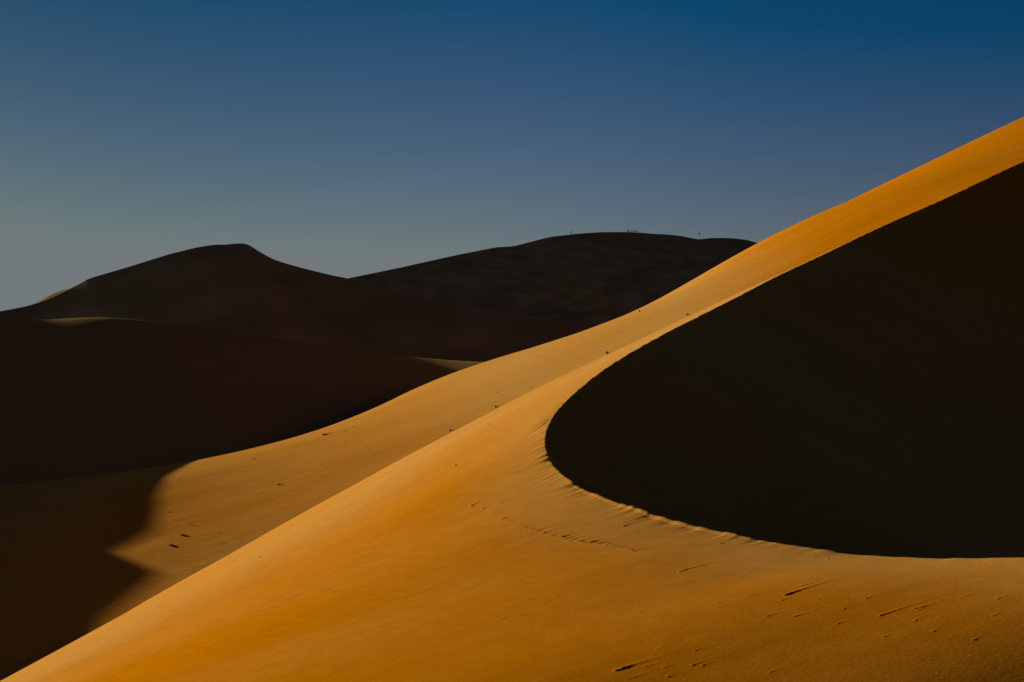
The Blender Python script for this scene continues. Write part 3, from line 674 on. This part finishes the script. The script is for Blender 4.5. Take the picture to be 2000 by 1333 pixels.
def person(loc, rz, J, shirt, trousers, label, hair=True, group=None, size=1.0):
    """J: joint positions in metres (x right, y forward, z up)"""
    root = empty('person', loc); root.rotation_euler = (0, 0, rz); root.scale = (size,) * 3
    R = dict(pelvis=.115, waist=.11, chest=.125, neck=.055, head0=.07, head1=.092, head2=.085,
             sho=.058, elb=.042, wri=.03, palm=.032, hip=.085, knee=.058, ank=.04, toe=.035)
    pts, edges = {}, []
    for k in ('pelvis', 'waist', 'chest', 'neck', 'head0', 'head1', 'head2'): pts[k] = (J[k], R[k])
    edges += [('pelvis', 'waist'), ('waist', 'chest'), ('chest', 'neck'), ('neck', 'head0'), ('head0', 'head1'), ('head1', 'head2')]
    h0 = Vector(J['head1'])
    pts['nose'] = (tuple(h0 + Vector((0, 0.12, -0.01))), .014); edges.append(('head1', 'nose'))
    for s in ('l', 'r'):
        for k in ('sho', 'elb', 'wri', 'hip', 'knee', 'ank', 'toe'): pts[k + s] = (J[k + s], R[k])
        w_ = Vector(J['wri' + s]); d = (w_ - Vector(J['elb' + s])).normalized()
        side = d.cross(Vector((0, 1, 0.2))); side = side.normalized() if side.length > 1e-3 else Vector((1, 0, 0))
        pts['palm' + s] = (tuple(w_ + d * 0.07), R['palm'])
        edges += [('chest', 'sho' + s), ('sho' + s, 'elb' + s), ('elb' + s, 'wri' + s), ('wri' + s, 'palm' + s),
                  ('pelvis', 'hip' + s), ('hip' + s, 'knee' + s), ('knee' + s, 'ank' + s), ('ank' + s, 'toe' + s)]
        for q in range(4):
            off = side * (0.024 * (q - 1.5)); ln = (0.075, 0.085, 0.08, 0.062)[q]
            a = 'f%d%s' % (q, s); b = 'g%d%s' % (q, s)
            pts[a] = (tuple(w_ + d * (0.07 + ln * 0.55) + off), .009); pts[b] = (tuple(w_ + d * (0.07 + ln) + off + Vector((0, 0, -0.012))), .007)
            edges += [('palm' + s, a), (a, b)]
        pts['t' + s] = (tuple(w_ + d * 0.06 + side * 0.06), .010); edges.append(('palm' + s, 't' + s))
    skin_mesh('body', pts, edges, M_skin, root)
    g = 1.22
    sp = {k: (J[k], R[k] * g) for k in ('waist', 'chest')}
    sp['pelvis'] = (tuple(Vector(J['pelvis']) * 0.7 + Vector(J['waist']) * 0.3), R['pelvis'] * g)
    se = [('waist', 'chest'), ('waist', 'pelvis')]
    for s in ('l', 'r'):
        sp['sho' + s] = (J['sho' + s], R['sho'] * g); sp['elb' + s] = (J['elb' + s], R['elb'] * 1.35)
        sp['w' + s] = (tuple(Vector(J['elb' + s]) * 0.25 + Vector(J['wri' + s]) * 0.75), .042)
        se += [('chest', 'sho' + s), ('sho' + s, 'elb' + s), ('elb' + s, 'w' + s)]
    skin_mesh('shirt', sp, se, shirt, root)
    tp = {'pelvis': (J['pelvis'], R['pelvis'] * 1.15)}; te = []
    for s in ('l', 'r'):
        tp['hip' + s] = (J['hip' + s], R['hip'] * 1.2); tp['knee' + s] = (J['knee' + s], R['knee'] * 1.3)
        tp['ank' + s] = (tuple(Vector(J['knee' + s]) * 0.1 + Vector(J['ank' + s]) * 0.9), R['ank'] * 1.5)
        te += [('pelvis', 'hip' + s), ('hip' + s, 'knee' + s), ('knee' + s, 'ank' + s)]
    skin_mesh('trousers', tp, te, trousers, root)
    if hair:
        hp = {'a': (tuple(h0 + Vector((0, -0.025, 0.02))), .1), 'b': (tuple(Vector(J['head2']) + Vector((0, -0.02, 0.02))), .09)}
        skin_mesh('hair', hp, [('a', 'b')], M_hair, root)
    set_props(root, label, 'person', group)
    return root

STAND = dict(pelvis=(0, 0, .95), waist=(0, 0, 1.1), chest=(0, .01, 1.32), neck=(0, .02, 1.47), head0=(0, .03, 1.54), head1=(0, .04, 1.63), head2=(0, .04, 1.70),
             shol=(-.19, 0, 1.38), elbl=(-.25, -.02, 1.1), wril=(-.22, .1, .88), shor=(.19, 0, 1.38), elbr=(.26, -.04, 1.12), wrir=(.24, .06, .88),
             hipl=(-.1, 0, .9), kneel=(-.12, .12, .5), ankl=(-.12, .16, .08), toel=(-.13, .3, .03), hipr=(.1, 0, .9), kneer=(.11, -.05, .5), ankr=(.11, -.2, .1), toer=(.12, -.07, .03))
SIT = dict(pelvis=(0, 0, .13), waist=(0, -.02, .3), chest=(0, .02, .52), neck=(0, .06, .68), head0=(0, .09, .75), head1=(0, .11, .83), head2=(0, .11, .9),
           shol=(-.19, .02, .58), elbl=(-.24, .2, .4), wril=(-.12, .4, .42), shor=(.19, .02, .58), elbr=(.24, .2, .4), wrir=(.12, .4, .42),
           hipl=(-.1, .05, .14), kneel=(-.17, .42, .48), ankl=(-.14, .6, .08), toel=(-.15, .76, .04), hipr=(.1, .05, .14), kneer=(.17, .42, .48), ankr=(.14, .6, .08), toer=(.15, .76, .04))
LEAN = dict(SIT, waist=(0, -.1, .27), chest=(0, -.22, .45), neck=(0, -.27, .6), head0=(0, -.28, .67), head1=(0, -.27, .76), head2=(0, -.27, .83),
            shol=(-.19, -.23, .5), elbl=(-.27, -.4, .28), wril=(-.25, -.5, .06), shor=(.19, -.23, .5), elbr=(.27, -.4, .28), wrir=(.25, -.5, .06),
            kneel=(-.14, .48, .2), ankl=(-.12, .92, .07), toel=(-.13, 1.02, .17), kneer=(.12, .46, .3), ankr=(.1, .86, .08), toer=(.1, .98, .16))

fard = np.array(FARD)
def on_far(u, dy=0.0, dz=0.0):
    Y = float(np.interp(u, fard[:, 0], fard[:, 2])); v = float(np.interp(u, fard[:, 0], fard[:, 1]))
    return ((u - 1000) / F * Y, Y + dy, (H0 - v) / F * Y + dz)

person(on_far(1115, -0.25, -0.10), math.radians(-70), STAND, cloth('dark_shirt', (0.02, 0.018, 0.03)), cloth('grey_trousers', (0.09, 0.08, 0.09)),
       'person in dark clothes standing alone on the left part of the far crest', group='people on the far dune crest')
person(on_far(1228.3, 0.0, 0.12), math.radians(60), dict(SIT), cloth('tan_shirt', (0.55, 0.30, 0.17)), cloth('brown_trousers', (0.12, 0.06, 0.03)),
       'person in tan clothes sitting on the far crest, leftmost of the seated three', group='people on the far dune crest', size=1.25)
person(on_far(1235.6, 0.0, 0.15), math.radians(55), dict(SIT), cloth('white_shirt', (0.78, 0.80, 0.82)), cloth('black_trousers', (0.015, 0.014, 0.016)),
       'person with dark hair and white shirt sitting on the far crest between two others', group='people on the far dune crest', size=1.25)
person(on_far(1241.0, -0.1, 0.1), math.radians(-90), LEAN, cloth('black_shirt', (0.012, 0.011, 0.013)), cloth('charcoal_trousers', (0.02, 0.018, 0.018)),
       'person in black leaning back with legs stretched out, rightmost of the seated three', group='people on the far dune crest', size=1.25)

# thin pole with a small flag in the dip of the far crest
fx_, fy_, fz_ = on_far(1366.6, -0.2, 0)
root = empty('flag_pole', (fx_, fy_, fz_))
V, Fc = [], []
for k in range(2):
    for a in range(8):
        r = 0.03 if k == 0 else 0.022
        V.append((r * math.cos(a * math.pi / 4), r * math.sin(a * math.pi / 4), -0.5 if k == 0 else 2.55))
for a in range(8): Fc.append((a, (a + 1) % 8, 8 + (a + 1) % 8, 8 + a))
Fc.append(tuple(range(8, 16)))
mesh_obj('pole', V, Fc, plain('pole_metal', (0.16, 0.15, 0.15), 0.5), root)
V, Fc = [], []
nx_, nz_ = 9, 6
for side in (0, 1):
    for i in range(nx_):
        for k in range(nz_):
            t = i / (nx_ - 1); q = k / (nz_ - 1)
            V.append((-0.02 - 0.42 * t, 0.05 * math.sin(t * 5) + 0.006 * side, 2.5 - 0.5 * q - 0.06 * t * (1 + 0.5 * math.sin(q * 3))))
def fi(s, i, k): return s * nx_ * nz_ + i * nz_ + k
for s in (0, 1):
    for i in range(nx_ - 1):
        for k in range(nz_ - 1):
            f = (fi(s, i, k), fi(s, i + 1, k), fi(s, i + 1, k + 1), fi(s, i, k + 1)); Fc.append(f if s else f[::-1])
for i in range(nx_ - 1):
    for k in (0, nz_ - 1): Fc.append((fi(0, i, k), fi(0, i + 1, k), fi(1, i + 1, k), fi(1, i, k)))
for k in range(nz_ - 1): Fc.append((fi(0, nx_ - 1, k), fi(0, nx_ - 1, k + 1), fi(1, nx_ - 1, k + 1), fi(1, nx_ - 1, k)))
mesh_obj('flag', V, Fc, plain('dull_red_cloth', (0.14, 0.05, 0.055)), root)
V, Fc = [], []
for k in range(7):
    for a in range(8):
        r = 0.14 * math.sin(math.pi * (k + 0.5) / 7) * (1.0 if a % 2 else 0.85)
        V.append((0.15 + r * math.cos(a * math.pi / 4), r * 0.6 * math.sin(a * math.pi / 4), 1.62 + 0.5 * k / 6))
for k in range(6):
    for a in range(8): Fc.append((k * 8 + a, k * 8 + (a + 1) % 8, (k + 1) * 8 + (a + 1) % 8, (k + 1) * 8 + a))
Fc.append(tuple(range(7, -1, -1))); Fc.append(tuple(range(48, 56)))
mesh_obj('bundle', V, Fc, plain('dark_bundle', (0.02, 0.02, 0.025)), root)
set_props(root, 'thin pole with small dull red flag in the dip of the far crest', 'flag pole')
